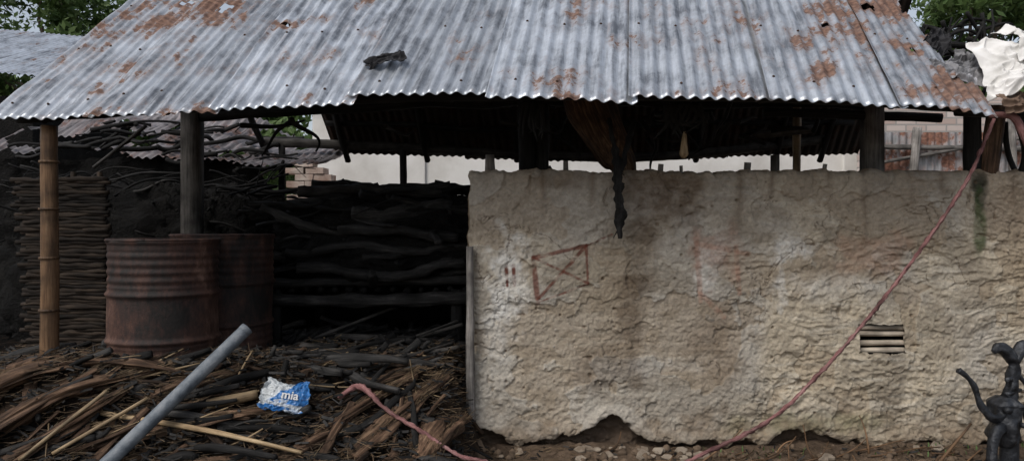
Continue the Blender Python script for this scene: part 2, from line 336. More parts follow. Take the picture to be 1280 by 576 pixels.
for xx in(2.18,2.51): mb.box((xx,4.785,.815),(.004,.11,.23),mi=0,tone=1)
for i,zz in enumerate((.742,.79,.838,.884)):
    mb.tube([(2.17,4.728,zz+random.uniform(-.008,.008)),(2.52,4.733,zz+random.uniform(-.008,.008))],.022,seg=8,mi=1,tone=1.1,squash=.8)
mb.done('wall_vent',[M_char_shade,fibre_mat('vent_slat',(.32,.26,.2),(.5,.43,.34),(.6,.53,.43))],shed)

# --- corrugated roof
epx=np.array([-3.06,-1.75,-.83,.04,.91,1.82,2.80]); epy=np.array([4.32,4.15,4.05,4.0,4.0,4.1,4.25]); epz=np.array([2.13,2.175,2.21,2.22,2.22,2.20,2.18])
PY=np.polyfit(epx,epy,3); PZ=np.polyfit(epx,epz,3)
def eave(x): return np.polyval(PY,x),np.polyval(PZ,x)
dirv=np.array([.173,1,.874]); slen=np.linalg.norm(dirv); nrm=np.array([0,-.874,1.0])/math.hypot(.874,1)
pitch=.0765; amp=.0105
roof=empty('corrugated_tin_roof'); roof.parent=shed
edges=[-3.06,-2.38,-1.63,-.86,-.09,.02+.66,1.45,2.21,2.80]
def rustbias(x,v):
    r=np.full_like(x,-.015)
    def b(cx,cv,rx,rv,a):
        nonlocal r
        r=r+a*np.exp(-((x-cx)/rx)**2-((v-cv)/rv)**2)
    b(-2.75,.9,.3,.35,.16); b(-2.2,1.2,.35,.35,.11); b(-1.4,1.35,.5,.3,.10); b(-2.6,.3,.35,.2,.08); b(-1.55,.75,.3,.1,.09)
    b(1.75,.35,.2,.4,.11); b(2.1,.8,.3,.5,.10); b(2.6,.2,.3,.25,.14); b(.35,.0,.25,.10,.12); b(.2,1.2,.2,.3,.09); b(2.6,1.1,.25,.7,.10)
    b(-1.4,1.35,.12,.12,.08); b(1.2,1.0,.1,.4,.07); b(.25,.55,.07,.5,.08); b(1.0,.5,.3,.08,.05); b(-.2,.9,.15,.15,.07); b(0,1.5,2.5,.3,.04)
    return r
scr=MB()
for i in range(8):
    a,bb=edges[i]-(.05 if i else 0),edges[i+1]
    nu=int((bb-a)/pitch*10); u=np.linspace(a,bb,nu); v0=random.uniform(-.035,.025); v=np.linspace(v0,1.82,56)
    U,V=np.meshgrid(u,v); ey_,ez_=eave(U)
    sk=random.uniform(-.02,.02)
    def offs(U,V):
        o=np.cos(2*math.pi*U/pitch)*amp*(1-.25*fbm(U*2,V*2,2,i))
        o=o+.022*(1-(U-a)/(bb-a))+.035*(fbm(U*1.2,V*1.5,3,201)-.5)+.016*(fbm(U*5,V*5,2,207)-.5)
        return o+.012*np.exp(-np.abs(V)/.06)*(fbm(U*6,V*0,2,209+i)-.5)*2
    off=offs(U,V)
    Xr=U+dirv[0]*V+sk*V+nrm[0]*off; Yr=ey_+V+nrm[1]*off; Zr=ez_+.874*V+nrm[2]*off
    ruv=np.stack([U+i*3.7,V*slen,np.full_like(U,i*1.3)],-1)
    rb=rustbias(U,V)+.02*random.uniform(-1,1)+.05*np.exp(-((U-bb)/.03)**2)+.03*np.exp(-(V-v0)/.04)
    uc=.5*(U[:-1,:-1]+U[1:,1:]); vc=.5*(V[:-1,:-1]+V[1:,1:])
    ragged=fbm(uc*6,vc*6,4,301)
    kp=np.ones(uc.shape,bool)
    kp&=~((uc>2.62-.05*np.sin(vc*8)+.18*(ragged-.5)+.10*(1-sm(vc,.2,.6)))&(vc>.25))
    for (hx,hv,rx,rv) in((-2.2,1.0,.10,.05),(-1.25,1.12,.14,.05),(2.3,.95,.07,.05),(-2.55,1.15,.08,.03),(-1.75,1.2,.16,.03),(2.45,.5,.05,.05),(1.9,.7,.03,.03),(-.55,1.0,.035,.02),(2.4,1.2,.06,.08),(-1.6,.72,.05,.02)):
        kp&=~((np.hypot((uc-hx)/rx,(vc-hv)/rv)+1.4*(ragged-.5))<.62)
        rb=rb+.09*np.exp(-((U-hx)/(rx*1.6))**2-((V-hv)/(rv*2.4))**2)
    s_=grid_mesh('roof_sheet',Xr,Yr,Zr,M_tin,roof,ruv=ruv,rust=rb,keep=kp)
    m_=s_.modifiers.new('th','SOLIDIFY'); m_.thickness=.0015
    for vv in(.12,.62,1.15,1.6):
        for kx in range(int(a/pitch)+1,int(bb/pitch),3):
            xx=kx*pitch
            if xx>2.5 or xx<a+.03 or random.random()<.25: continue
            e1,e2=eave(np.array([xx])); o_=float(offs(np.array([[xx]]),np.array([[vv]]))[0,0]); jv=random.uniform(-.03,.03)
            p=Vector((xx+dirv[0]*vv+sk*vv,float(e1[0])+vv+jv+nrm[1]*o_,float(e2[0])+.874*(vv+jv)+nrm[2]*o_)); nn=Vector(nrm)
            scr.tube([p,p+nn*.006],[.009,.005],seg=8,step=.004,rough=.1)
scr.done('roof_nails',[noise_mat('nail_rust',[(.3,(.02,.015,.012)),(.7,(.09,.05,.035))],scale=30)],roof)
for i in range(8):
    a=-2.0+i*.66; bb=a+.70; nu=int((bb-a)/pitch*8); u=np.linspace(a,bb,nu); v=np.linspace(0,1.66+random.uniform(-.02,.03),30)
    U,V=np.meshgrid(u,v); off=np.cos(2*math.pi*U/pitch)*amp+.008*(U-a)+.02*(fbm(U*1.2,V*1.5,3,211)-.5)
    sag=-.05*np.sin((U+2)/5.2*math.pi)
    Xr=U-.12*(1.66-V)+.2; Yr=5.86+V+off*.65; Zr=3.75-.885*V+off*.75+sag
    ruv=np.stack([U,V*1.33,np.full_like(U,i*2.3)],-1)
    s_=grid_mesh('rear_roof_sheet',Xr,Yr,Zr,M_tinburnt,roof,ruv=ruv,rust=np.full_like(U,.06))
    m_=s_.modifiers.new('th','SOLIDIFY'); m_.thickness=.0015
u=np.linspace(-2.8,3.2,90); v=np.linspace(-1,1,9); U,V=np.meshgrid(u,v)
pe,pz=eave(U-.3)
Yr=pe+1.80+V*.16; Zr=pz+.874*1.80+.06-.15*np.abs(V)+.01*fbm(U*4,V,2,5)
grid_mesh('ridge_cap',U,Yr,Zr,M_tin,roof,ruv=np.stack([U,V,V*0],-1),rust=np.full_like(U,.02))
# timber frame
fr=MB()
def rpt(x,v,d=0):
    a,b=eave(np.array([x])); return (x+.173*v, float(a[0])+v+.05*0, float(b[0])+.874*v-.085-d)
fr.tube([rpt(x,.15) for x in(-3.0,-2,-1,0,1,2,2.7)],.035,mi=0,step=.08)
fr.tube([rpt(x,.8) for x in(-2.9,-1.5,0,1.5,2.6)],.035,mi=0,step=.1)
fr.tube([rpt(x,1.5) for x in(-2.8,-1.5,0,1.5,2.6)],.035,mi=0,step=.1)
for x in(-2.9,-2.1,-1.3,-.4,.5,1.4,2.2,2.65):
    fr.tube([rpt(x,.22,.07),rpt(x,.9,.07),rpt(x,1.75,.07)],.028,mi=0,bend=.03)
    fr.tube([(x+.35,5.95,3.58),(x+.45,7.45,2.20)],.03,mi=0,bend=.04)
for y,z in((6.3,3.27),(6.8,2.84),(7.15,2.54)): fr.tube([(-1.8,y,z),(0,y,z-.05),(3.3,y,z)],.028,mi=0,bend=.05)
fr.tube([(-2.45,7.3,2.37),(-1.2,7.35,2.33),(.2,7.38,2.25),(1.5,7.38,2.24),(3.1,7.3,2.40)],.045,mi=2,tone=.3,step=.08)
fr.tube([(-2.757,4.40,.0),(-2.75,4.40,1.2),(-2.755,4.40,2.12)],[.052,.05,.045],mi=3,seg=14,rough=.05,tone=.8)
for z in(.75,1.02,1.33,1.62,1.9): fr.tube([(-2.754,4.4,z),(-2.754,4.4,z+.014)],[.058,.056],mi=3,seg=14,step=.007,rough=.03,tone=.5)
fr.box((-2.42,5.6,1.7),(.125,.12,2.9),jit=.006,mi=2,tone=.45)
fr.tube([(-2.27,7.3,0),(-2.27,7.3,2.35)],.035,mi=0); fr.tube([(-1.08,7.35,0),(-1.08,7.35,2.33)],.035,mi=0)
fr.tube([(.12,5.2,.3),(.10,5.2,2.9)],.065,mi=0); fr.tube([(.27,5.15,1.2),(.21,5.2,2.1),(.2,5.2,2.8)],.055,mi=0,bend=.05)
fr.box((2.43,5.0,1.6),(.115,.11,2.4),jit=.006,mi=2,tone=.8)
fr.tube([(2.14,5.6,.3),(2.16,5.6,2.5)],.03,mi=5,tone=.7)
fr.box((1.92,5.4,1.75),(.05,.05,.60),mi=2,tone=.6)
fr.tube([(3.0,4.82,1.6),(3.0,4.82,2.32)],.055,mi=0); fr.tube([(3.07,4.8,1.7),(3.12,4.76,2.3)],[.05,.06],mi=4,tone=.7)
fr.tube([(3.22,4.8,1.7),(3.26,4.78,2.0),(3.22,4.75,2.35)],.03,mi=0,bend=.08); fr.tube([(3.3,4.8,1.8),(3.2,4.8,2.2)],.018,mi=0,bend=.08)
fr.tube([(1.7,5.0,2.30),(2.9,5.0,2.26)],.032,mi=0,step=.05); fr.tube([(1.75,5.4,2.19),(2.2,5.4,2.24)],.028,mi=2,tone=.4)
fr.tube([(-2.42,5.6,2.36),(0.2,5.2,2.42),(2.45,5.0,2.36)],.04,mi=0,bend=.05,step=.1)
for i in range(30):
    x=random.uniform(.9,1.6) if i<14 else random.uniform(-1.9,2.6); z=random.uniform(2.12,2.4)
    fr.tube([(x,4.6+random.uniform(0,.8),z),(x+random.uniform(-.3,.3),4.7+random.uniform(0,.8),z+random.uniform(-.25,.15))],[.018,.006],mi=0,bend=.1,seg=6)
fr.tube([(.40,4.95,2.75),(.51,4.95,2.42),(.60,4.95,2.20),(.69,4.95,2.02),(.755,4.95,1.89),(.80,5.05,1.5)],[.16,.16,.145,.11,.07,.06],mi=4,seg=28,rough=.3,tone=.75,step=.02,lump=3,ridge=1.6)
fr.tube([(-.262,4.66,.08),(-.262,4.665,.7),(-.266,4.67,1.40)],[.030,.027,.022],mi=2,tone=1.15,seg=10)
for px,w,h in((-.14,.035,.10),(.35,.018,.06),(.96,.02,.04),(1.52,.025,.05),(2.02,.016,.04),(1.1,.012,.03)):
    fr.tube([(px,4.80,1.83),(px+random.uniform(-.01,.01),4.79,1.89+h)],[w,w*.9],mi=2,tone=.9)
fr.done('timber_frame',[M_char,M_earth,M_grey,M_bamboo,M_bark,M_tan],shed)

# hanging scraps
hg=MB()
hg.tube([(.60,4.60,2.2),(.63,4.6,2.05),(.655,4.58,1.88),(.66,4.58,1.66),(.665,4.58,1.62),(.668,4.58,1.45)],[.010,.012,.028,.018,.03,.010],seg=12,rough=.8,lump=22,step=.010,tone=1)
hg.tube([(.78,4.75,2.2),(.72,4.62,2.02),(.66,4.58,1.8)],[.016,.02,.012],rough=.6,lump=14,step=.015)
for i in range(14):
    z=random.uniform(1.5,1.9); hg.tube([(.66,4.58,z),(.66+random.uniform(-.04,.04),4.57,z-random.uniform(.02,.08))],[.006,.002],rough=.5,step=.015,seg=5)
for i in range(9):
    x=.13+random.uniform(-.07,.07); hg.tube([(x,4.35,2.25),(x+random.uniform(-.03,.03),4.36,2.12),(x+random.uniform(-.05,.05),4.36,2.12-random.uniform(.03,.12))],[.012,.008,.002],rough=.5,step=.015)
for i in range(16):
    x=1.0+random.uniform(-.14,.12); hg.tube([(x,4.4,2.25),(x+random.uniform(-.1,.1),4.42,2.16),(x+random.uniform(-.12,.12),4.43,2.16-random.uniform(.0,.14))],[.016,.012,.003],rough=.6,step=.015)
hg.done('charred_hanging_rope',[M_char],None)
hk=MB(); hk.tube([(1.06,4.48,2.26),(1.05,4.5,2.09)],.006,mi=1,rough=.1)
hk.tube([(1.05,4.5,2.10),(1.05,4.5,2.07),(1.047,4.5,2.02),(1.046,4.5,1.965),(1.046,4.5,1.94)],[.008,.016,.022,.030,.012],seg=14,rough=.12,step=.008,tone=.8)
hk.done('hanging_wooden_float',[M_tan,M_char])

# ------------------------------------------------------------------ charred wood heap, platform
pl=MB()
pl.tube([(-1.85,5.6,1.10),(-.9,5.6,1.12),(-.1,5.6,1.13)],.035,mi=0,tone=1.5,step=.06,rough=.25); pl.tube([(-1.85,5.58,.98),(-1,5.58,.97),(-.1,5.58,1.01)],.05,mi=0,tone=2.4,step=.06,rough=.25)
for x in(-1.8,-.42,.3): pl.box((x,5.62,.7),(.08,.08,.7),mi=0,jit=.008)
for x in(-1.8,-.42,.3): pl.box((x,6.9,.7),(.08,.08,.7),mi=0)
for i in range(22): pl.tube([(-1.9+i*.11,5.62,1.05+random.uniform(-.01,.01)),(-1.9+i*.11+random.uniform(-.05,.05),7.0,1.05)],random.uniform(.018,.03),mi=0,seg=6,bend=.03,tone=.5)
pl.done('charred_bamboo_platform',[M_char])
def spow(a,p): return np.sign(a)*np.abs(a)**p
def heap(name,c,R_,s):
    u=np.linspace(0,2*math.pi,220,endpoint=True); v=np.linspace(-.5,.5,80)*math.pi; U,V=np.meshgrid(u,v)
    bx=spow(np.cos(V),.45)*spow(np.cos(U),.6); by=spow(np.cos(V),.45)*spow(np.sin(U),.6); bz=spow(np.sin(V),.6)
    d=1+.30*(fbm(bx*6+bz*3+9,by*6+bz*4,5,s)-.5)+.12*(fbm(bx*20+bz*5,by*18+bz*26,3,s+1)-.5)
    grid_mesh(name,c[0]+bx*R_[0]*d,c[1]+by*R_[1]*d,c[2]+bz*R_[2]*d,M_char_shade)
heap('charred_hay_heap',(-.85,6.25,1.40),(1.02,.72,.36),401)
heap('charred_thatch_mass',(-3.1,6.35,1.05),(1.15,.55,.80),431)
lg=MB()
for i in range(170):
    big=random.random()<.3
    a=random.gauss(0,.32) if random.random()<.7 else random.uniform(-1.5,1.5)
    L_=(random.uniform(.5,1.3) if big else random.uniform(.12,.7))*.5; x=random.uniform(-1.7,.1); y=random.uniform(5.50,6.4)
    z=1.14+ (random.random()**.7)*.66 if y<5.9 else random.uniform(1.55,1.82)
    z-= .14*sm(abs(x+.9),.5,1.0)
    til=random.gauss(0,.20); r=(random.uniform(.025,.05) if big else random.choice([.008,.012,.018,.025]))*random.uniform(.8,1.2)
    c,s_=math.cos(a),math.sin(a)
    lg.tube([(x-c*L_,y-s_*L_*.5,z-til*L_),(x,y,z+random.uniform(-.02,.02)),(x+c*L_,y+s_*L_*.5,z+til*L_)],[r,r*.95,r*.7],rough=.4,bend=.06,seg=9,tone=random.choice([.3,.5,.8,1.1,1.8]),lump=12,step=.03,squash=random.choice([1,.6]))
for i,(a,b,r) in enumerate([((-1.65,5.7,1.80),(-.55,5.75,1.79),.035),((-1.75,5.8,1.70),(-.5,6.0,1.86),.04),((-1.2,5.6,1.62),(-.45,5.6,1.67),.06),((-1.7,5.55,1.33),(-.3,5.55,1.38),.03),((-1.6,5.9,1.86),(-1.1,6.0,1.83),.05),((-.6,6.1,1.83),(-.1,5.8,1.5),.03),((-1.6,5.5,1.22),(-.35,5.5,1.27),.04),((-1.3,5.55,1.5),(-.4,5.5,1.45),.035),((-1.1,6.3,1.80),(-.2,6.2,1.82),.03),((-.75,6.2,1.86),(-.15,6.3,1.72),.015)]):
    lg.tube([a,b],r,rough=.4,bend=.08,tone=1.8,seg=10,lump=10)
lg.done('charred_log_stack',[M_char])
xs_=np.linspace(-7,-2.15,150); zs_=np.linspace(0,1,70); U,V=np.meshgrid(xs_,zs_)
tp=2.2-.35*sm(U,-2.6,-2.15)+.12*(fbm(U*5,U*0,3,501)-.5)
grid_mesh('dark_backing_wall',U,7.0+.12*(fbm(U*5,V*12,4,502)-.5),V*tp,M_char_shade)  # added dark back for the left interior, its shade put into the colour
xs_=np.linspace(-2.3,3.9,150); U,V=np.meshgrid(xs_,zs_)
grid_mesh('dark_backing_wall',U,7.12+.08*(fbm(U*5,V*12,4,503)-.5),V*(1.55+.1*fbm(U*4,U*0,3,504)),M_char_shade)  # added dark wall, painted near-black so the gap under the platform reads as shade
st=MB()
for i in range(150):
    x=random.uniform(-4.2,-1.85); y=random.uniform(5.75,6.8); z=random.uniform(1.35,1.98); a=random.gauss(0,.6) if random.random()<.6 else random.uniform(-1.6,1.6)
    L_=random.uniform(.08,.35); r=random.uniform(.004,.012)
    st.tube([(x-L_*math.cos(a),y,z-L_*math.sin(a)*.5),(x,y+.1,z+.03),(x+L_*math.cos(a),y+.2,z+L_*math.sin(a)*.5)],[r,r,r*.4],bend=.1,seg=6,tone=random.choice([.4,.7,1,2.0]))
for i in range(60):
    x=random.uniform(-4.0,-1.9); y=random.uniform(6.0,6.95); z=random.uniform(1.2,1.9); L_=random.uniform(.2,.6)
    st.tube([(x-L_,y,z+random.gauss(0,.1)),(x+L_,y,z+random.gauss(0,.1))],random.uniform(.008,.02),bend=.12,seg=6,tone=.6)
st.tube([(-3.0,5.3,1.95),(-2.62,5.3,2.25)],.012,tone=3)
st.done('charred_branch_tangle',[M_char])
lt=empty('collapsed_lean_to_roof')
for i in range(5):
    a=-4.9+i*.62; u=np.linspace(a,a+.66,70); v=np.linspace(0,1.5,26); U,V=np.meshgrid(u,v)
    off=np.cos(2*math.pi*U/pitch)*amp+.008*(U-a)
    drop=.22*sm(U,-3.6,-1.9)+random.uniform(-.05,.05)+.22*(fbm(U*1.6,V*2,3,511)-.5)
    uc=.5*(U[:-1,:-1]+U[1:,1:]); vc=.5*(V[:-1,:-1]+V[1:,1:]); kp=vc>.22*fbm(uc*4,uc*0,3,515)-.02
    kp&=fbm(uc*2.2,vc*2.2,3,517)<.66
    grid_mesh('tin_sheet',U+.12*V,6.75+V-.2*drop,2.18+.43*V-drop*(V*.75+.5)+off,M_tinold,lt,ruv=np.stack([U,V,V*0+i],-1),rust=np.full_like(U,.03),keep=kp)
lb=MB()
for i in range(46):
    x=random.uniform(-4.4,-2.1); vv=random.uniform(-.05,1.1); y=6.72+vv; z=2.20+.40*vv-.18*sm(x,-3.6,-1.9)+random.uniform(-.03,.03); a=random.gauss(0,.5); L_=random.uniform(.1,.35)
    lb.tube([(x-L_*math.cos(a),y-.2*math.sin(a),z+.0),(x+L_*math.cos(a),y+.2*math.sin(a),z+.04)],random.uniform(.005,.024),bend=.1,seg=6,tone=random.choice([.5,1,1.6]))
lb.done('roof_branches',[M_char],lt)

# layered wattle panel left
mbp=MB(); z=.35; i=0
while z<1.86:
    th=random.uniform(.017,.027); i+=1
    xo=.035*math.sin(z*2*math.pi/.085)+.05*math.sin(z*2.1)+random.uniform(-.012,.012)
    xl=-3.34+xo; xr_=-2.74+random.uniform(-.02,.02)
    nseg=6; pts=[(xl+(xr_-xl)*q/nseg,5.02+.022*math.sin(q*math.pi+(i%2)*math.pi)+random.uniform(-.006,.006),z+random.uniform(-.004,.004)) for q in range(nseg+1)]
    mbp.tube(pts,[th*.75]*len(pts),seg=7,rough=.45,lump=12,step=.03,tone=random.uniform(.15,.55)*(1.1-.3*(z-.4)))
    z+=th
for x in(-3.2,-3.0,-2.82): mbp.tube([(x,5.06,.2),(x,5.06,1.9)],.02,seg=7,tone=.4)
mbp.done('woven_wattle_panel',[fibre_mat('sooty_wattle',(.02,.014,.010),(.075,.052,.036),(.16,.115,.08))])

# ------------------------------------------------------------------ drums
def drum_mat():
    m,nt,b=newmat('rusted_steel'); L=nt.links.new
    tc=N(nt,'ShaderNodeTexCoord'); mp=N(nt,'ShaderNodeMapping'); mp.inputs['Scale'].default_value=(1,1,.5); L(tc.outputs['Object'],mp.inputs[0])
    n=N(nt,'ShaderNodeTexNoise',Scale=4,Detail=12,Roughness=.78); L(mp.outputs[0],n.inputs['Vector'])
    r=ramp(nt,[(.40,(.009,.007,.006)),(.48,(.034,.016,.012)),(.55,(.066,.030,.020)),(.64,(.15,.085,.062))]); L(n.outputs['Fac'],r.inputs[0]); L(r.outputs[0],b.inputs['Base Color'])
    n2=N(nt,'ShaderNodeTexNoise',Scale=60,Detail=8,Roughness=.7); L(tc.outputs['Object'],n2.inputs['Vector'])
    bp=N(nt,'ShaderNodeBump',Strength=.7,Distance=.006); L(n2.outputs['Fac'],bp.inputs['Height']); L(bp.outputs[0],b.inputs['Normal'])
    b.inputs['Roughness'].default_value=.75; b.inputs['Metallic'].default_value=.1
    return m
M_rust=drum_mat()
def drum(name,loc,R,Hh,seed,mat,tilt=0):
    prof=[]
    for z in np.linspace(0,Hh,110):
        q=z/Hh; r=R
        for hc in(.33,.64): r+=.016*math.exp(-((q-hc)/.016)**2)
        if q>.68: r+=.004*math.cos((q-.68)*2*math.pi/.055)*(1 if q<.93 else 0)
        if q<.3: r+=.003*math.cos(q*2*math.pi/.06)
        if q>.975 or q<.02: r+=.009
        prof.append((r,z))
    prof+=[(R-.004,Hh),(R-.012,Hh-.03),(R-.014,Hh-.30),(R*.6,Hh-.26),(.01,Hh-.22)]
    P=np.array(prof); u=np.linspace(0,2*math.pi,129); U,Rr=np.meshgrid(u,P[:,0]); _,Zz=np.meshgrid(u,P[:,1])
    dent=.06*(fbm(np.cos(U)*1.8+5,Zz*2+np.sin(U)*1.8,3,seed)-.5)+.016*(fbm(np.cos(U)*7+5,Zz*7+np.sin(U)*7,2,seed+2)-.5)
    Rr=Rr*(1+dent)
    e=empty(name,loc); e.rotation_euler=(0,math.radians(tilt),math.radians(seed*37)); grid_mesh('drum_shell',Rr*np.cos(U),Rr*np.sin(U),Zz,mat,e)
    rim=MB(); rim.tube([( (R+.006)*math.cos(a),(R+.006)*math.sin(a),Hh+.002) for a in np.linspace(0,2*math.pi,40)],.009,seg=8,rough=.3,step=.03)
    rim.done('drum_rim',[mat],e)
    return e
drum('oil_drum',(-2.17,4.62,.54),.318,.90,601,M_rust)
drum('oil_drum',(-2.04,5.22,.56),.335,.905,602,M_rust)

# ------------------------------------------------------------------ foreground debris pieces
def on(x,y,lift=0): return (x,y,H(x,y)+lift)
sl=MB(); fb=MB()
slabs=[((-3.15,4.08),(-2.1,4.42),.10),((-2.80,3.95),(-2.0,4.28),.09),((-2.6,3.8),(-2.15,4.1),.08),((-1.97,3.95),(-1.29,4.12),.075),((-2.5,4.3),(-1.82,4.25),.07),
 ((-1.2,3.85),(-.86,4.15),.07),((-.50,3.86),(-.30,4.42),.10),((-.86,3.9),(-.42,4.5),.08),((-1.1,4.0),(-.6,4.5),.07),((-3.0,4.25),(-2.5,4.4),.08),((-2.3,3.85),(-1.75,4.1),.07),
 ((-1.7,3.8),(-1.1,3.88),.06),((-2.95,3.8),(-2.35,4.2),.08),((-1.5,4.45),(-.9,4.65),.06),((-1.0,4.3),(-.45,4.65),.06),((-2.0,4.1),(-1.6,4.3),.06),((-.75,3.75),(-.25,4.0),.07),((-1.0,4.6),(-.35,4.75),.06)]
def fibre(m,p,d,w,tn):
    dx=Vector(d); per=dx.cross(Vector((0,0,1))); per=per.normalized()*w if per.length>1e-6 else Vector((w,0,0)); q=Vector((0,0,w)); b0=len(m.v)
    p=Vector(p); bd=Vector((random.gauss(0,.08),random.gauss(0,.08),random.gauss(0,.05)))*dx.length
    for cc in(p-dx,p+bd,p+dx):
        for o_ in(per,q,-per): m.v.append(cc+o_); m.fib.append((p.x*9%7,p.y*7%5,(cc-p).length)); m.tone.append(tn)
    for k in(0,3):
        for j in range(3): m.f.append((b0+k+j,b0+k+(j+1)%3,b0+k+3+(j+1)%3,b0+k+3+j)); m.mi.append(0)
for si,(a,b,r) in enumerate(slabs):
    mm_=((a[0]+b[0])/2,(a[1]+b[1])/2); tn=random.uniform(.6,1.2) if si<13 else random.uniform(.3,.7)
    A_=Vector(on(*a,r*.3)); B_=Vector(on(*b,r*.45)); Mp=A_.lerp(B_,.5); Mp.z=max(Mp.z,H(*mm_)+r*.3)
    sl.tube([A_,Mp,B_],[r*.8,r,r*.55],seg=30,rough=.42,squash=.42,step=.012,bend=.02,lump=5,tone=tn,ridge=1.8)
    D_=(B_-A_); n_=int(D_.length*420)
    sd=D_.normalized().cross(Vector((0,0,1))).normalized()
    for k in range(n_):
        tt=random.random()*1.08-.04; th=random.uniform(0,math.pi)
        c=(A_.lerp(Mp,min(tt*2,1)) if tt<.5 else Mp.lerp(B_,(tt-.5)*2))
        rr=r*(.8 if tt<.8 else .6)*random.uniform(.9,1.15)
        p=c+sd*math.cos(th)*rr+Vector((0,0,math.sin(th)*rr*.45))
        dd=D_.normalized()+Vector((random.gauss(0,.22),random.gauss(0,.22),random.gauss(0,.10)))
        fibre(fb,p,dd*random.uniform(.015,.06),random.uniform(.001,.0026),random.uniform(.2,.75)*min(tn,1))
fb.done('loose_thatch_fibres',[M_straw],smooth=False)
for i in range(130):
    x=random.uniform(-3.2,-.3); y=random.uniform(3.75,4.9); a=random.gauss(.5,.6); L_=random.uniform(.05,.22); r=random.uniform(.01,.035)
    sl.tube([on(x-L_*math.cos(a),y-L_*math.sin(a),r*.5+.01),on(x+L_*math.cos(a),y+L_*math.sin(a),r*.6+random.uniform(.0,.07))],[r,r*.7],seg=12,rough=.5,squash=.5,lump=8,step=.015,tone=random.uniform(.15,1.0),ridge=1.6)
sl.done('fibrous_timber_slabs',[M_bark])
ch=MB()
for i in range(300):
    x=random.uniform(-3.2,-.3); y=random.uniform(3.75,6.2); a=random.gauss(.2,.9); L_=random.uniform(.04,.4); r=random.uniform(.006,.035)
    ch.tube([on(x-L_*math.cos(a),y-L_*math.sin(a)*.6,r*.6),on(x+L_*math.cos(a),y+L_*math.sin(a)*.6,r*.8+random.uniform(0,.12))],[r,r*.6],seg=8,rough=.35,bend=.05,tone=random.choice([.6,1,1.6,2.5]))
ch.done('charred_sticks',[M_char])
lt_=MB()
for i in range(44):
    x=random.uniform(-3.1,-.35); y=random.uniform(3.8,5.6); a=random.gauss(.4,.8); L_=random.uniform(.05,.26); r=random.uniform(.003,.009)
    lt_.tube([on(x-L_*math.cos(a),y-L_*math.sin(a)*.7,.03),on(x+L_*math.cos(a),y+L_*math.sin(a)*.7,.05+random.uniform(0,.07))],[r,r*.7],seg=6,rough=.15,bend=.02,tone=random.uniform(.35,.9))
lt_.tube([on(-2.35,3.78,.08),on(-1.98,4.02,.13)],.010,tone=.7); lt_.tube([on(-2.5,3.75,.08),on(-2.2,4.02,.13)],.011,tone=.6)
lt_.done('bamboo_splints',[M_tan])
bp_=MB(); bp_.tube([(-2.22,4.0,.515),(-1.6,3.9,.445),(-1.08,3.8,.36)],[.015,.014,.010],tone=1.05,rough=.08); bp_.done('bamboo_stick',[M_tan])
bs=MB(); bs.tube([on(-1.67,4.05,.07),on(-1.42,4.13,.09)],[.030,.026],tone=.5,seg=14,rough=.12); bs.tube([(-1.672,4.048,H(-1.67,4.05)+.069),(-1.668,4.052,H(-1.67,4.05)+.07)],.02,tone=.1); bs.done('bamboo_offcut',[M_tan])
gl=MB(); gl.tube([(-1.42,5.0,.70),(-1.15,4.9,.675),(-.88,4.8,.64)],[.045,.042,.038],tone=.5,seg=14); gl.done('weathered_log',[M_grey])
gp=MB(); gp.tube([(-1.38,5.6,.70),(-.85,5.5,.69),(-.33,5.4,.66)],[.028,.03,.03],tone=.4); gp.done('weathered_pole',[M_grey])
gq=MB()
for a,b,r in [((-1.0,5.0,.66),(-.45,5.3,.72),.012),((-1.1,4.8,.64),(-.4,5.6,.82),.010),((-.95,4.7,.66),(-.35,4.95,.72),.014),((-1.6,5.3,.66),(-.9,5.9,.9),.012),((-.75,5.6,.68),(-.35,5.2,.84),.013),((-1.3,4.6,.65),(-.6,4.8,.70),.012),((-.9,4.5,.65),(-.4,5.0,.74),.012)]: gq.tube([a,b],r,tone=random.uniform(.25,.6),rough=.2)
gq.done('thin_poles',[M_grey])
pp=empty('grey_pipe')
A=Vector((-2.06,3.68,.30)); B=Vector((-1.505,4.20,.945)); m1=MB(); m1.tube([A,A.lerp(B,.5),B],.036,seg=24,rough=.03,step=.05)
m1.done('pipe_tube',[M_pipe],pp)
m2=MB(); dv=(B-A).normalized(); m2.tube([B-dv*.03,B+dv*.002],.037,seg=24,rough=0,step=.01); m2.tube([B+dv*.001,B+dv*.004],.029,seg=20,rough=0,step=.002,mi=1); m2.done('pipe_mouth',[M_pipe,M_char_shade],pp)  # black disc on the closed end paints the shade inside the bore

def litter(name,n,xr,yr,lr,wr,mat,lift=.03,tr=(.3,1.1)):
    m=MB()
    for i in range(n):
        x=random.uniform(*xr); y=random.uniform(*yr)
        if mn.noise(Vector((x*2.2,y*2.2,3)))<random.uniform(-.5,.35): continue
        a=random.gauss(.45,.9); e=random.gauss(0,.25); L_=random.uniform(*lr)
        fibre(m,(x,y,H(x,y)+random.uniform(.0,lift)),Vector((math.cos(a)*math.cos(e),math.sin(a)*math.cos(e),math.sin(e)))*L_,random.uniform(*wr),random.uniform(*tr))
    return m.done(name,[mat],smooth=False)
litter('straw_litter',16000,(-3.4,-.25),(3.6,5.3),(.012,.06),(.001,.0028),M_straw,.09,tr=(.08,.6))
litter('straw_litter',3000,(-.3,3.6),(4.1,4.66),(.01,.05),(.001,.0025),M_straw,.02,tr=(.2,.9))
litter('charcoal_chips',8500,(-3.4,-.25),(3.6,6.0),(.008,.045),(.004,.012),M_char,.09,tr=(.5,2.5))
litter('charcoal_chips',700,(-.3,3.6),(4.1,4.66),(.006,.03),(.003,.008),M_char,.02,tr=(.5,2.5))
cl=MB()
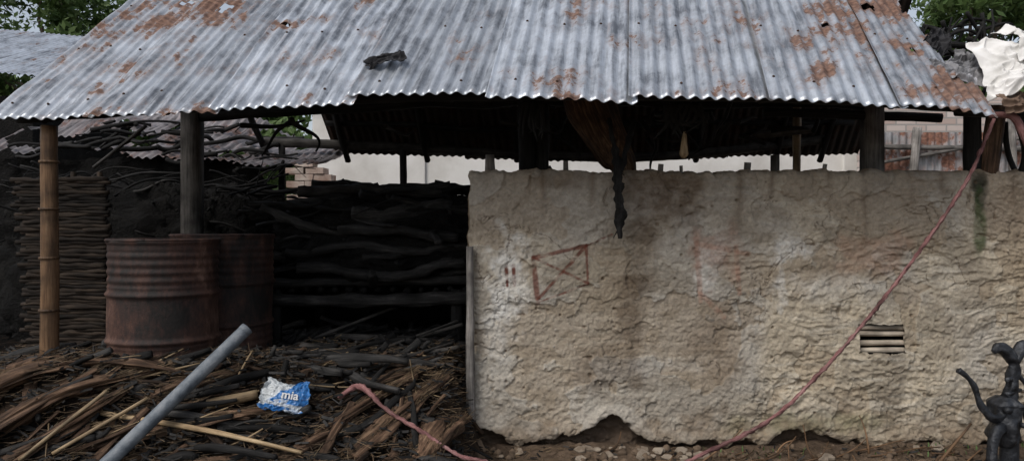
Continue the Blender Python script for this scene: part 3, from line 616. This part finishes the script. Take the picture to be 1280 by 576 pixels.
for i in range(260):
    x=random.uniform(-.2,3.7); y=random.uniform(4.25,4.66); r=random.uniform(.006,.026)
    cl.tube([on(x-r,y,r*.3),on(x+r*.1,y,r*.5),on(x+r,y,r*.3)],[r*.5,r,r*.5],seg=9,rough=.7,step=r*.4,lump=24)
cl.done('mud_clods',[noise_mat('clod_mud',[(.3,(.05,.036,.025)),(.7,(.18,.13,.09))],scale=8)])
pc=MB()
for i in range(30):
    x=random.choice([random.uniform(.2,1.1),random.uniform(-.15,3.2)]); y=random.uniform(4.5,4.64); w_=random.uniform(.04,.13)
    c=on(x,y,.015); b0=len(pc.v); k=random.randint(5,7); a0=random.uniform(0,6); til=random.uniform(.2,1.1)
    Rm=Matrix.Rotation(random.uniform(-.8,.8),3,'Z')@Matrix.Rotation(til,3,'X')
    rr=[w_*random.uniform(.55,1)*.5 for _ in range(k)]
    for s__ in(0,1):
        for j in range(k):
            an=a0+2*math.pi*j/k; q=Rm@Vector((rr[j]*math.cos(an),rr[j]*math.sin(an)*.7,(s__-.5)*.022)); pc.v.append(Vector(c)+q); pc.fib.append((0,0,0)); pc.tone.append(1)
    pc.f.append(tuple(b0+k+j for j in range(k))); pc.f.append(tuple(b0+j for j in reversed(range(k)))); pc.mi+=[0,0]
    for j in range(k): pc.f.append((b0+j,b0+(j+1)%k,b0+k+(j+1)%k,b0+k+j)); pc.mi.append(0)
o=pc.done('fallen_plaster_chunks',[noise_mat('plaster_chunk',[(.3,(.12,.09,.065)),(.7,(.33,.28,.22))],scale=12,bump=.8)],smooth=False)
bv=o.modifiers.new('b','BEVEL'); bv.width=.004; bv.segments=2
tw=MB()
for i in range(40):
    x=random.uniform(.6,3.4); y=random.uniform(4.25,4.6); a=random.gauss(0,.7); L_=random.uniform(.05,.22)
    tw.tube([on(x-L_*math.cos(a),y-.1*L_,.02),on(x+L_*math.cos(a),y+.3*L_,.02+abs(math.sin(a))*L_)],[.006,.003],seg=6,bend=.05)
tw.tube([on(2.35,4.2,.02),(2.62,4.22,.40)],[.01,.006],tone=.7)
tw.done('twigs',[M_bamboo])
wd=MB()
M_leaf,nt,b=newmat('weed_green'); b.inputs['Base Color'].default_value=(.07,.12,.03,1); b.inputs['Roughness'].default_value=.7
def weeds(cx,cy,n,h):
    for i in range(n):
        x=random.gauss(cx,.12); y=cy+random.uniform(-.08,.05); a=random.uniform(0,6.28); hh=h*random.uniform(.4,1)
        b0=len(wd.v); p=Vector(on(x,y)); w=Vector((math.cos(a),math.sin(a),0))*.004; l=Vector((math.cos(a+1.5),math.sin(a+1.5),0))*hh*.5
        for q in(p-w,p+w,p+l*.4+Vector((0,0,hh*.7))+w,p+l*.4+Vector((0,0,hh*.7))-w,p+l+Vector((0,0,hh))): wd.v.append(q); wd.fib.append((0,0,0)); wd.tone.append(1)
        wd.f+= [(b0,b0+1,b0+2,b0+3),(b0+3,b0+2,b0+4)]; wd.mi+=[0,0]
for c in(1.3,1.65,2.5,3.0): weeds(c,4.6,14,.05)
wd.done('grass_tufts',[M_leaf],smooth=False)

# ------------------------------------------------------------------ packet
pk_=empty('blue_plastic_packet',(-1.26,4.10,.575))
u=np.linspace(-1,1,100); v=np.linspace(-1,1,80); U,V=np.meshgrid(u,v)
def face(sgn):
    puff=.028*(1-np.abs(U)**4)*(1-np.abs(V)**4)
    n_=np.abs(fbm(U*2.2,V*2.2,4,701+sgn)-.5)*2; n5=np.abs(fbm(U*5+3,V*5,3,711+sgn)-.5)*2
    cr=.045*n_*(.45+.55*np.clip(np.hypot(U,V),0,1))+.012*n5
    Xp=U*.124*(1-.10*V+.35*(fbm(V*2.5,V*0,3,71)-.5)); Zp=V*.080*(1+.4*(fbm(U*2.5,U*0,3,72)-.5))+.02*U*U
    return Xp,-sgn*(puff-cr*.7),Zp
blue=np.array([.03,.17,.46]); wh=np.array([.62,.66,.68])
kk=sm(-U*.9+V*.6+.9*(fbm(U*2,V*2,3,73)-.5),.25,.35); kk2=1-sm(np.abs(V+.62+.1*U),.08,.12); kk3=sm(fbm(U*2.5+7,V*2.5,3,74),.66,.69)
cc=blue*(1-kk[...,None])+wh*kk[...,None]; cc=cc*(1-.8*kk2[...,None])+wh*.8*kk2[...,None]; cc=cc*(1-.7*kk3[...,None])+wh*.7*kk3[...,None]
cc=cc*(.55+.6*fbm(U*4,V*4,4,75)[...,None])
M_pack=col_mat('printed_plastic',bs=30,bump=.3,rough=.35,lo=.75,hi=1.05,spec=.5)
grid_mesh('packet_front',*face(1),M_pack,pk_,col=cc); grid_mesh('packet_back',*face(-1),M_pack,pk_,col=cc)
pk_.rotation_euler=(math.radians(-32),math.radians(9),math.radians(6))
tcv=bpy.data.curves.new('print','FONT'); tcv.body='mia'; tcv.size=.066; tcv.extrude=.0006; tcv.align_x='CENTER'; tcv.offset=.0014
to=bpy.data.objects.new('printed_lettering',tcv); scene.collection.objects.link(to); to.parent=pk_; to.location=(.030,-.031,-.014); to.rotation_euler=(math.radians(90),0,0)
M_w=noise_mat('print_white',[(.3,g(.5)),(.7,g(.7))]); tcv.materials.append(M_w)

# ------------------------------------------------------------------ ropes
M_rope=fibre_mat('faded_red_cloth_rope',(.11,.045,.045),(.24,.115,.11),(.38,.24,.23),rough=.9,fs=90)
rp=MB(); rp.tube([(2.90,4.45,2.17),(2.72,4.42,1.80),(2.44,4.40,1.40),(2.14,4.38,1.02),(1.80,4.32,.67),(1.46,4.25,.40),(.93,4.1,.20),(.55,3.85,.10),(.1,3.6,.08)],.0105,seg=10,rough=.5,lump=30,step=.012,tone=1,twist=60)
rp.done('red_cloth_rope',[M_rope])
r2=MB(); r2.tube([on(-1.0,4.25,.05),on(-.88,4.28,.10),on(-.7,4.15,.10),on(-.5,4.02,.13),on(-.28,3.95,.14),(-.1,3.9,.26),(.1,3.7,.09)],[.012,.018,.011,.011,.011,.011,.011],seg=10,rough=.4,lump=30,step=.012,tone=1.1,twist=60)
r2.done('red_cloth_rope',[M_rope])
r3=MB(); r3.tube([(2.9,4.5,2.2),(3.02,4.45,2.18),(3.1,4.45,2.0)],[.02,.022,.01],seg=10,rough=.4,step=.015,tone=1.1); r3.done('red_cloth_rag',[M_rope])

# ------------------------------------------------------------------ hand pump (charred cast iron)
M_iron=noise_mat('charred_cast_iron',[(.3,(.008,.009,.011)),(.55,(.026,.029,.035)),(.75,(.10,.105,.115))],scale=22,rough=.42,bump=.9,bscale=50,bdist=.008,metal=.3,spec=.5)
hp_=empty('hand_pump',(0,0,0)); q=MB()
q.tube([(2.82,4.2,.0),(2.82,4.2,.33)],[.045,.05],seg=20,rough=.12); q.tube([(2.80,4.2,.28),(2.80,4.2,.33),(2.80,4.2,.45),(2.80,4.2,.52),(2.80,4.2,.56)],[.05,.085,.078,.088,.04],seg=28,rough=.28,step=.008,lump=9)
q.tube([(2.82,4.2,.16),(2.82,4.2,.2)],[.085,.085],seg=20,rough=.1,step=.02)
q.done('pump_barrel',[M_iron],hp_)
q=MB(); q.tube([(2.78,4.17,.40),(2.70,4.12,.38),(2.665,4.1,.30),(2.66,4.1,.22)],[.035,.03,.026,.028],seg=14,rough=.2,step=.012); q.done('spout',[M_iron],hp_)
q=MB(); q.tube([(2.82,4.18,.53),(2.74,4.15,.46),(2.67,4.12,.46),(2.61,4.12,.53),(2.58,4.12,.62),(2.54,4.12,.68),(2.488,4.12,.725)],[.022,.024,.02,.017,.014,.012,.017],seg=12,rough=.3,step=.010,lump=16); q.done('handle',[M_iron],hp_)
q=MB(); q.tube([(2.82,4.2,.52),(2.84,4.2,.63),(2.85,4.2,.74),(2.82,4.19,.80),(2.76,4.18,.835),(2.72,4.18,.81)],[.035,.028,.03,.034,.026,.014],seg=14,rough=.5,step=.010,lump=18)
q.tube([(2.85,4.2,.76),(2.90,4.2,.84),(2.93,4.2,.85)],[.03,.028,.02],seg=12,rough=.4,step=.015)
q.tube([(2.86,4.2,.7),(2.93,4.2,.6),(2.92,4.2,.45),(2.98,4.2,.3)],[.014,.012,.016,.014],seg=10,rough=.3,step=.02)
for z in(.58,.66): q.tube([(2.78,4.16,z),(2.90,4.22,z+.01)],.012,seg=8,rough=.3)
q.tube([(2.76,4.14,.5),(2.76,4.10,.5)],.02,seg=6,rough=.05); q.tube([(2.84,4.12,.42),(2.84,4.09,.42)],.016,seg=6,rough=.05)
q.done('rod_and_fulcrum',[M_iron],hp_)

# ------------------------------------------------------------------ cloths
def cloth(name,c,sz,mat,seed,amp_=.06,rot=(0,0,0),parent=None):
    u=np.linspace(-1,1,100); v=np.linspace(-1,1,90); U,V=np.meshgrid(u,v)
    an=np.arctan2(V,U); edge=1+.5*(fbm(np.cos(an)*1.6+4,np.sin(an)*1.6+4,3,seed+3)-.5)
    wx=fbm(U*1.5,V*1.5,2,seed+7)-.5; wy=fbm(U*1.5+4,V*1.5,2,seed+8)-.5
    F=(1-np.abs(2*fbm(U*1.2+1.5*wx,V*2.4+2*wy,1,seed)-1))**2; F3=(1-np.abs(2*fbm(U*3+2*wy,V*1.5+3*wx,1,seed+2)-1))**2; F2=fbm(U*1.2,V*1.2,1,seed+1)-.5
    X=U*sz[0]*edge+.05*wx; Y=V*sz[1]*edge+.04*wy; Z=amp_*(.8*F+.4*F3+1.4*F2)+sz[2]*(1-.7*(U**2+V**2))
    o=grid_mesh(name,X,Y,Z,mat,parent); o.location=c; o.rotation_euler=[math.radians(a) for a in rot]
    m_=o.modifiers.new('t','SOLIDIFY'); m_.thickness=.003
    return o
M_wc=noise_mat('dirty_white_cloth',[(.3,(.50,.49,.46)),(.5,(.72,.71,.69)),(.7,(.80,.79,.78))],scale=4,bscale=30,bump=.1)
M_gc=noise_mat('sooty_tarpaulin',[(.3,(.05,.05,.055)),(.5,(.22,.22,.23)),(.7,(.5,.5,.53))],scale=5,bscale=30,bump=.1,rough=.5)
M_bc=noise_mat('black_rag',[(.3,(.01,.01,.011)),(.7,(.05,.05,.055))],scale=9,bscale=30)
cloth('white_cloth_bundle',(3.10,4.58,2.47),(.21,.20,.07),M_wc,811,.06,(52,0,0))
cloth('white_cloth_bundle',(3.24,4.66,2.62),(.18,.17,.06),M_wc,821,.06,(48,6,14))
cloth('torn_tarpaulin',(2.72,4.60,2.47),(.14,.11,.01),M_gc,831,.06,(42,0,10))
cloth('torn_tarpaulin',(2.90,4.70,2.53),(.12,.10,.01),M_gc,841,.06,(50,20,-20))
cloth('torn_tarpaulin',(2.78,4.85,2.72),(.07,.10,.02),M_bc,845,.05,(50,30,-20))
cloth('brown_rag',(3.12,4.45,2.24),(.2,.09,.01),noise_mat('brown_rag_m',[(.3,(.08,.05,.035)),(.7,(.28,.2,.15))],scale=7),851,.04,(60,5,0))
e_,z_=eave(np.array([-.78])); v_=.27
cloth('black_rag',(-.78+.173*v_,float(e_[0])+v_-.02,float(z_[0])+.874*v_+.03),(.105,.05,.008),M_bc,861,.03,(41,-16,0))
rb=MB()
for i in range(34):
    x=random.uniform(2.75,3.5); y=random.uniform(4.75,5.4); z=2.3+(y-4.5)*.75+random.uniform(-.1,.08); a=random.uniform(-1.4,1.4)
    rb.tube([(x-.16*math.cos(a),y,z-.16*math.sin(a)),(x+.2*math.cos(a),y+.1,z+.2*math.sin(a))],[.016,.006],bend=.1,seg=6)
for k in range(3): rb.tube([(2.7,4.5+k*.35,2.22+k*.3),(3.7,4.5+k*.35,2.2+k*.3)],.025,bend=.05)
rb.tube([(3.45,4.5,1.6),(3.45,4.9,2.8)],.03)
rb.done('charred_roof_battens',[M_char])
sn=MB()
for (x,z,r) in((3.28,1.32,.05),(3.33,1.22,.06),(3.30,.86,.03)):
    sn.tube([(x-r,4.63,z),(x,4.62,z+.005),(x+r,4.64,z)],[r*.6,r,r*.6],seg=12,rough=.3,step=.012)
sn.done('bricks_in_wall',[M_wc])

# ------------------------------------------------------------------ background buildings
def brick_mat():
    m,nt,b=newmat('whitewashed_brick'); L=nt.links.new
    tc=N(nt,'ShaderNodeTexCoord'); mp=N(nt,'ShaderNodeMapping'); mp.inputs['Rotation'].default_value=(math.radians(-90),0,0); L(tc.outputs['Object'],mp.inputs[0])
    bt=N(nt,'ShaderNodeTexBrick',Scale=1.0); bt.inputs['Brick Width'].default_value=.25; bt.inputs['Row Height'].default_value=.085; bt.inputs['Mortar Size'].default_value=.010
    bt.inputs['Color1'].default_value=(.42,.32,.28,1); bt.inputs['Color2'].default_value=(.58,.52,.48,1); bt.inputs['Mortar'].default_value=(.32,.30,.28,1)
    L(mp.outputs[0],bt.inputs['Vector']); L(bt.outputs[0],b.inputs['Base Color'])
    bp=N(nt,'ShaderNodeBump',Strength=.6,Distance=.01,invert=True); L(bt.outputs['Fac'],bp.inputs['Height']); L(bp.outputs[0],b.inputs['Normal']); b.inputs['Roughness'].default_value=.9
    return m
M_brick=brick_mat()
nb=empty('plastered_neighbour_house')
M_cream=noise_mat('cream_plaster',[(.3,(.56,.54,.50)),(.55,(.74,.725,.69)),(.75,(.79,.78,.76))],scale=1.6,bscale=25,bump=.25)
def boxobj(name,c,s,mat,parent,bev=.01):
    m=MB(); m.box(c,s,tone=1); o=m.done(name,[mat],parent,smooth=False)
    if bev: b_=o.modifiers.new('b','BEVEL'); b_.width=bev; b_.segments=2
    return o
boxobj('walls',(2.2,11.5,1.6),(9.8,3.0,3.2),M_cream,nb)
boxobj('plinth',(2.2,11.46,.25),(9.9,3.1,.5),M_brick,nb)
for x in(-1.3,1.5,4.6): boxobj('pilaster',(x,9.985,1.6),(.26,.05,3.2),M_cream,nb)
boxobj('window_frame',(.1,9.985,1.5),(.9,.04,1.1),M_grey,nb); boxobj('window_shutter',(.1,9.96,1.5),(.8,.03,1.0),M_bamboo,nb)
boxobj('parapet_cap',(2.2,11.5,3.24),(10,3.2,.08),M_brick,nb)
bw=MB()
for r_ in range(29):
    for cc_ in range(2):
        if r_>26 and random.random()<.5: continue
        bw.box((-2.72+cc_*.235+(.1 if r_%2 else 0)+random.uniform(-.01,.01),9.4+random.uniform(-.01,.01),.04+r_*.085),(.225,.25,.075),jit=.005,tone=random.uniform(.5,1.1))
bw.done('brick_boundary_wall',[noise_mat('pale_brick',[(.3,(.28,.19,.15)),(.5,(.42,.33,.28)),(.7,(.55,.49,.43))],scale=5)],smooth=False)
fn=empty('corrugated_tin_fence')
u=np.linspace(3.9,8,420); v=np.linspace(.1,2.56,12); U,V=np.meshgrid(u,v)
grid_mesh('fence_sheet',U,8.0+np.cos(U*2*math.pi/pitch)*amp,V,tin_mat('fence_tin',(.36,.36,.37),(.2,.2,.2),(.13,.06,.04),(.32,.16,.11),metal=.2,rough=.6),fn,ruv=np.stack([U,V,U*0],-1),rust=np.full_like(U,.09))
fm=MB(); fm.tube([(3.8,7.94,2.40),(5.6,7.94,2.37)],.03,tone=.9); fm.tube([(4.25,7.93,1.5),(4.33,7.9,2.6)],.045,tone=1.5)
fm.tube([(4.95,7.93,1.5),(4.95,7.93,2.6)],.03,tone=1.2); fm.tube([(3.9,7.93,1.5),(3.9,7.93,2.5)],.03,tone=1.2); fm.tube([(5.4,7.93,1.5),(5.35,7.93,2.7)],.04,tone=1.4)
fm.tube([(3.8,7.94,2.2),(5.8,7.93,2.55)],.02,tone=.9)
fm.done('fence_poles',[M_grey],fn)
boxobj('brick_outhouse',(5.9,9.3,1.55),(3.0,.3,3.1),M_brick,None)
ns=empty('neighbour_tin_shed')
u=np.linspace(-9.5,-5.55,330); v=np.linspace(0,2.4,14); U,V=np.meshgrid(u,v)
grid_mesh('roof',U-.0*V,8.6+V,3.30+.42*V-.25*(U+5.55)*.35+np.cos(U*2*math.pi/pitch)*amp,M_tin,ns,ruv=np.stack([U,V,U*0],-1),rust=np.full_like(U,-.02))
boxobj('walls',(-7.6,9.9,1.55),(3.8,2.2,3.1),M_char_shade,ns)

# ------------------------------------------------------------------ trees
def leafmat(name,c0,c1,c2):
    m,nt,b=newmat(name); L=nt.links.new
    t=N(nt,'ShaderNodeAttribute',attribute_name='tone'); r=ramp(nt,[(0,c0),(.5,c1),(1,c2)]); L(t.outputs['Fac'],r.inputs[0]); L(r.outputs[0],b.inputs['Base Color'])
    b.inputs['Roughness'].default_value=.55; b.inputs['Specular IOR Level'].default_value=.3
    tr=N(nt,'ShaderNodeBsdfTranslucent'); L(r.outputs[0],tr.inputs['Color']); ms=N(nt,'ShaderNodeMixShader'); ms.inputs[0].default_value=.4
    L(b.outputs[0],ms.inputs[1]); L(tr.outputs[0],ms.inputs[2]); L(ms.outputs[0],nt.nodes['Material Output'].inputs[0])
    return m
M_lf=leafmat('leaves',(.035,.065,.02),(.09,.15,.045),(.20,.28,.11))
M_trunk=noise_mat('tree_bark',[(.3,(.05,.04,.03)),(.7,(.16,.13,.10))],scale=8,bscale=30,bump=.8,stretch=(1,1,.2))
def tree(name,base,h,R,nleaf,ls=.07,clumps=45,seed=1):
    rs=random.Random(seed); e=empty(name); tb=MB(); bx_,by_=base
    hub=Vector((bx_+rs.uniform(-.2,.2),by_,h*.5)); tb.tube([(bx_,by_,-.05),(bx_+.05,by_,h*.25),hub],[.16*h/5,.12*h/5,.09*h/5],seg=14)
    cs=[]
    for i in range(clumps):
        a=rs.uniform(0,6.28); zz=rs.uniform(-.9,1); rr=math.sqrt(max(0,1-zz*zz))*rs.uniform(.35,1)
        c=Vector((bx_+R*rr*math.cos(a),by_+R*rr*math.sin(a),h*.72+zz*h*.30)); cs.append((c,rs.uniform(.22,.5)*R*.5))
        if i%3==0: tb.tube([hub,hub.lerp(c,.55)+Vector((0,0,.1)),c],[.05*h/5,.03*h/5,.01],seg=7,bend=.2)
    tb.done('trunk_and_limbs',[M_trunk],e)
    V=[];F=[];T=[]
    for i in range(nleaf):
        c,r=cs[rs.randrange(len(cs))]; d=Vector((rs.gauss(0,1),rs.gauss(0,1),rs.gauss(0,.7)))*r*.55; p=c+d
        s_=ls*rs.uniform(.6,1.3); n_=Vector((rs.gauss(0,.6),rs.gauss(0,.6),rs.uniform(.1,1))).normalized(); a_=n_.orthogonal().normalized(); a_=Matrix.Rotation(rs.uniform(0,6.28),3,n_)@a_; b_=n_.cross(a_)
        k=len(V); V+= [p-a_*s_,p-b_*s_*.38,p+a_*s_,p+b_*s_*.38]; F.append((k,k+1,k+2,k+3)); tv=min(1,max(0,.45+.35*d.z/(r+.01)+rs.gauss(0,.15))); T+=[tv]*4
    lv=MB(); lv.v=V; lv.f=F; lv.mi=[0]*len(F); lv.fib=[(0,0,0)]*len(V); lv.tone=T
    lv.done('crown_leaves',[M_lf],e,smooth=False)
tree('mango_tree',(-9.2,15),6.6,2.6,15000,.09,60,1)
tree('mango_tree',(-12.3,15),6.4,2.6,10000,.09,60,2)
tree('mango_tree',(-6.2,15.5),4.4,1.9,9000,.10,50,3)
tree('mango_tree',(7.9,11.8),5.6,1.9,15000,.08,70,4)
tree('mango_tree',(11.3,14.5),6.8,2.5,11000,.10,60,5)
tree('bush',(-4.6,12.5),4.2,1.5,9000,.09,40,6)
rs=random.Random(11); V=[];F=[];T=[]
for i in range(24000):
    a=rs.uniform(-60,60); dd=rs.uniform(38,48); x=a; y=dd; hh=5+3.5*mn.noise(Vector((a*.12,0,0)))+2*mn.noise(Vector((a*.5,3,0)))
    p=Vector((x,y,rs.uniform(0,hh))); s_=rs.uniform(.2,.5); n_=Vector((rs.gauss(0,1),-1,rs.gauss(0,1))).normalized(); a_=n_.orthogonal().normalized(); b_=n_.cross(a_)
    k=len(V); V+=[p-a_*s_,p-b_*s_*.5,p+a_*s_,p+b_*s_*.5]; F.append((k,k+1,k+2,k+3)); T+=[rs.random()*.7]*4
lv=MB(); lv.v=V; lv.f=F; lv.mi=[0]*len(F); lv.fib=[(0,0,0)]*len(V); lv.tone=T; lv.done('distant_tree_line',[M_lf],smooth=False)

# ------------------------------------------------------------------ light, world, camera
el=math.radians(50); rot=math.radians(222)
d=Vector((math.sin(rot)*math.cos(el),math.cos(rot)*math.cos(el),math.sin(el)))
sun=bpy.data.lights.new('sun','SUN'); sun.energy=1.5; sun.angle=math.radians(24); sun.color=(1,.95,.89)
so=bpy.data.objects.new('sun',sun); scene.collection.objects.link(so); so.rotation_euler=d.to_track_quat('Z','Y').to_euler()
w=bpy.data.worlds.new('World'); scene.world=w; w.use_nodes=True; nt=w.node_tree; bg=nt.nodes['Background']
sk=nt.nodes.new('ShaderNodeTexSky'); sk.sky_type='NISHITA'; sk.sun_disc=False; sk.sun_elevation=el; sk.sun_rotation=rot; sk.dust_density=3; sk.air_density=1
hs=nt.nodes.new('ShaderNodeHueSaturation'); hs.inputs['Saturation'].default_value=.5
nt.links.new(sk.outputs[0],hs.inputs['Color']); nt.links.new(hs.outputs[0],bg.inputs[0]); bg.inputs[1].default_value=.15
cam=bpy.data.cameras.new('camera'); cam.sensor_width=36; cam.lens=26; cam.clip_end=2000; cam.clip_start=.05
co=bpy.data.objects.new('camera',cam); scene.collection.objects.link(co); co.location=(0,0,1.5); co.rotation_euler=(math.radians(90),0,0); scene.camera=co
scene.view_settings.view_transform='Standard'; scene.view_settings.look='None'; scene.view_settings.exposure=0
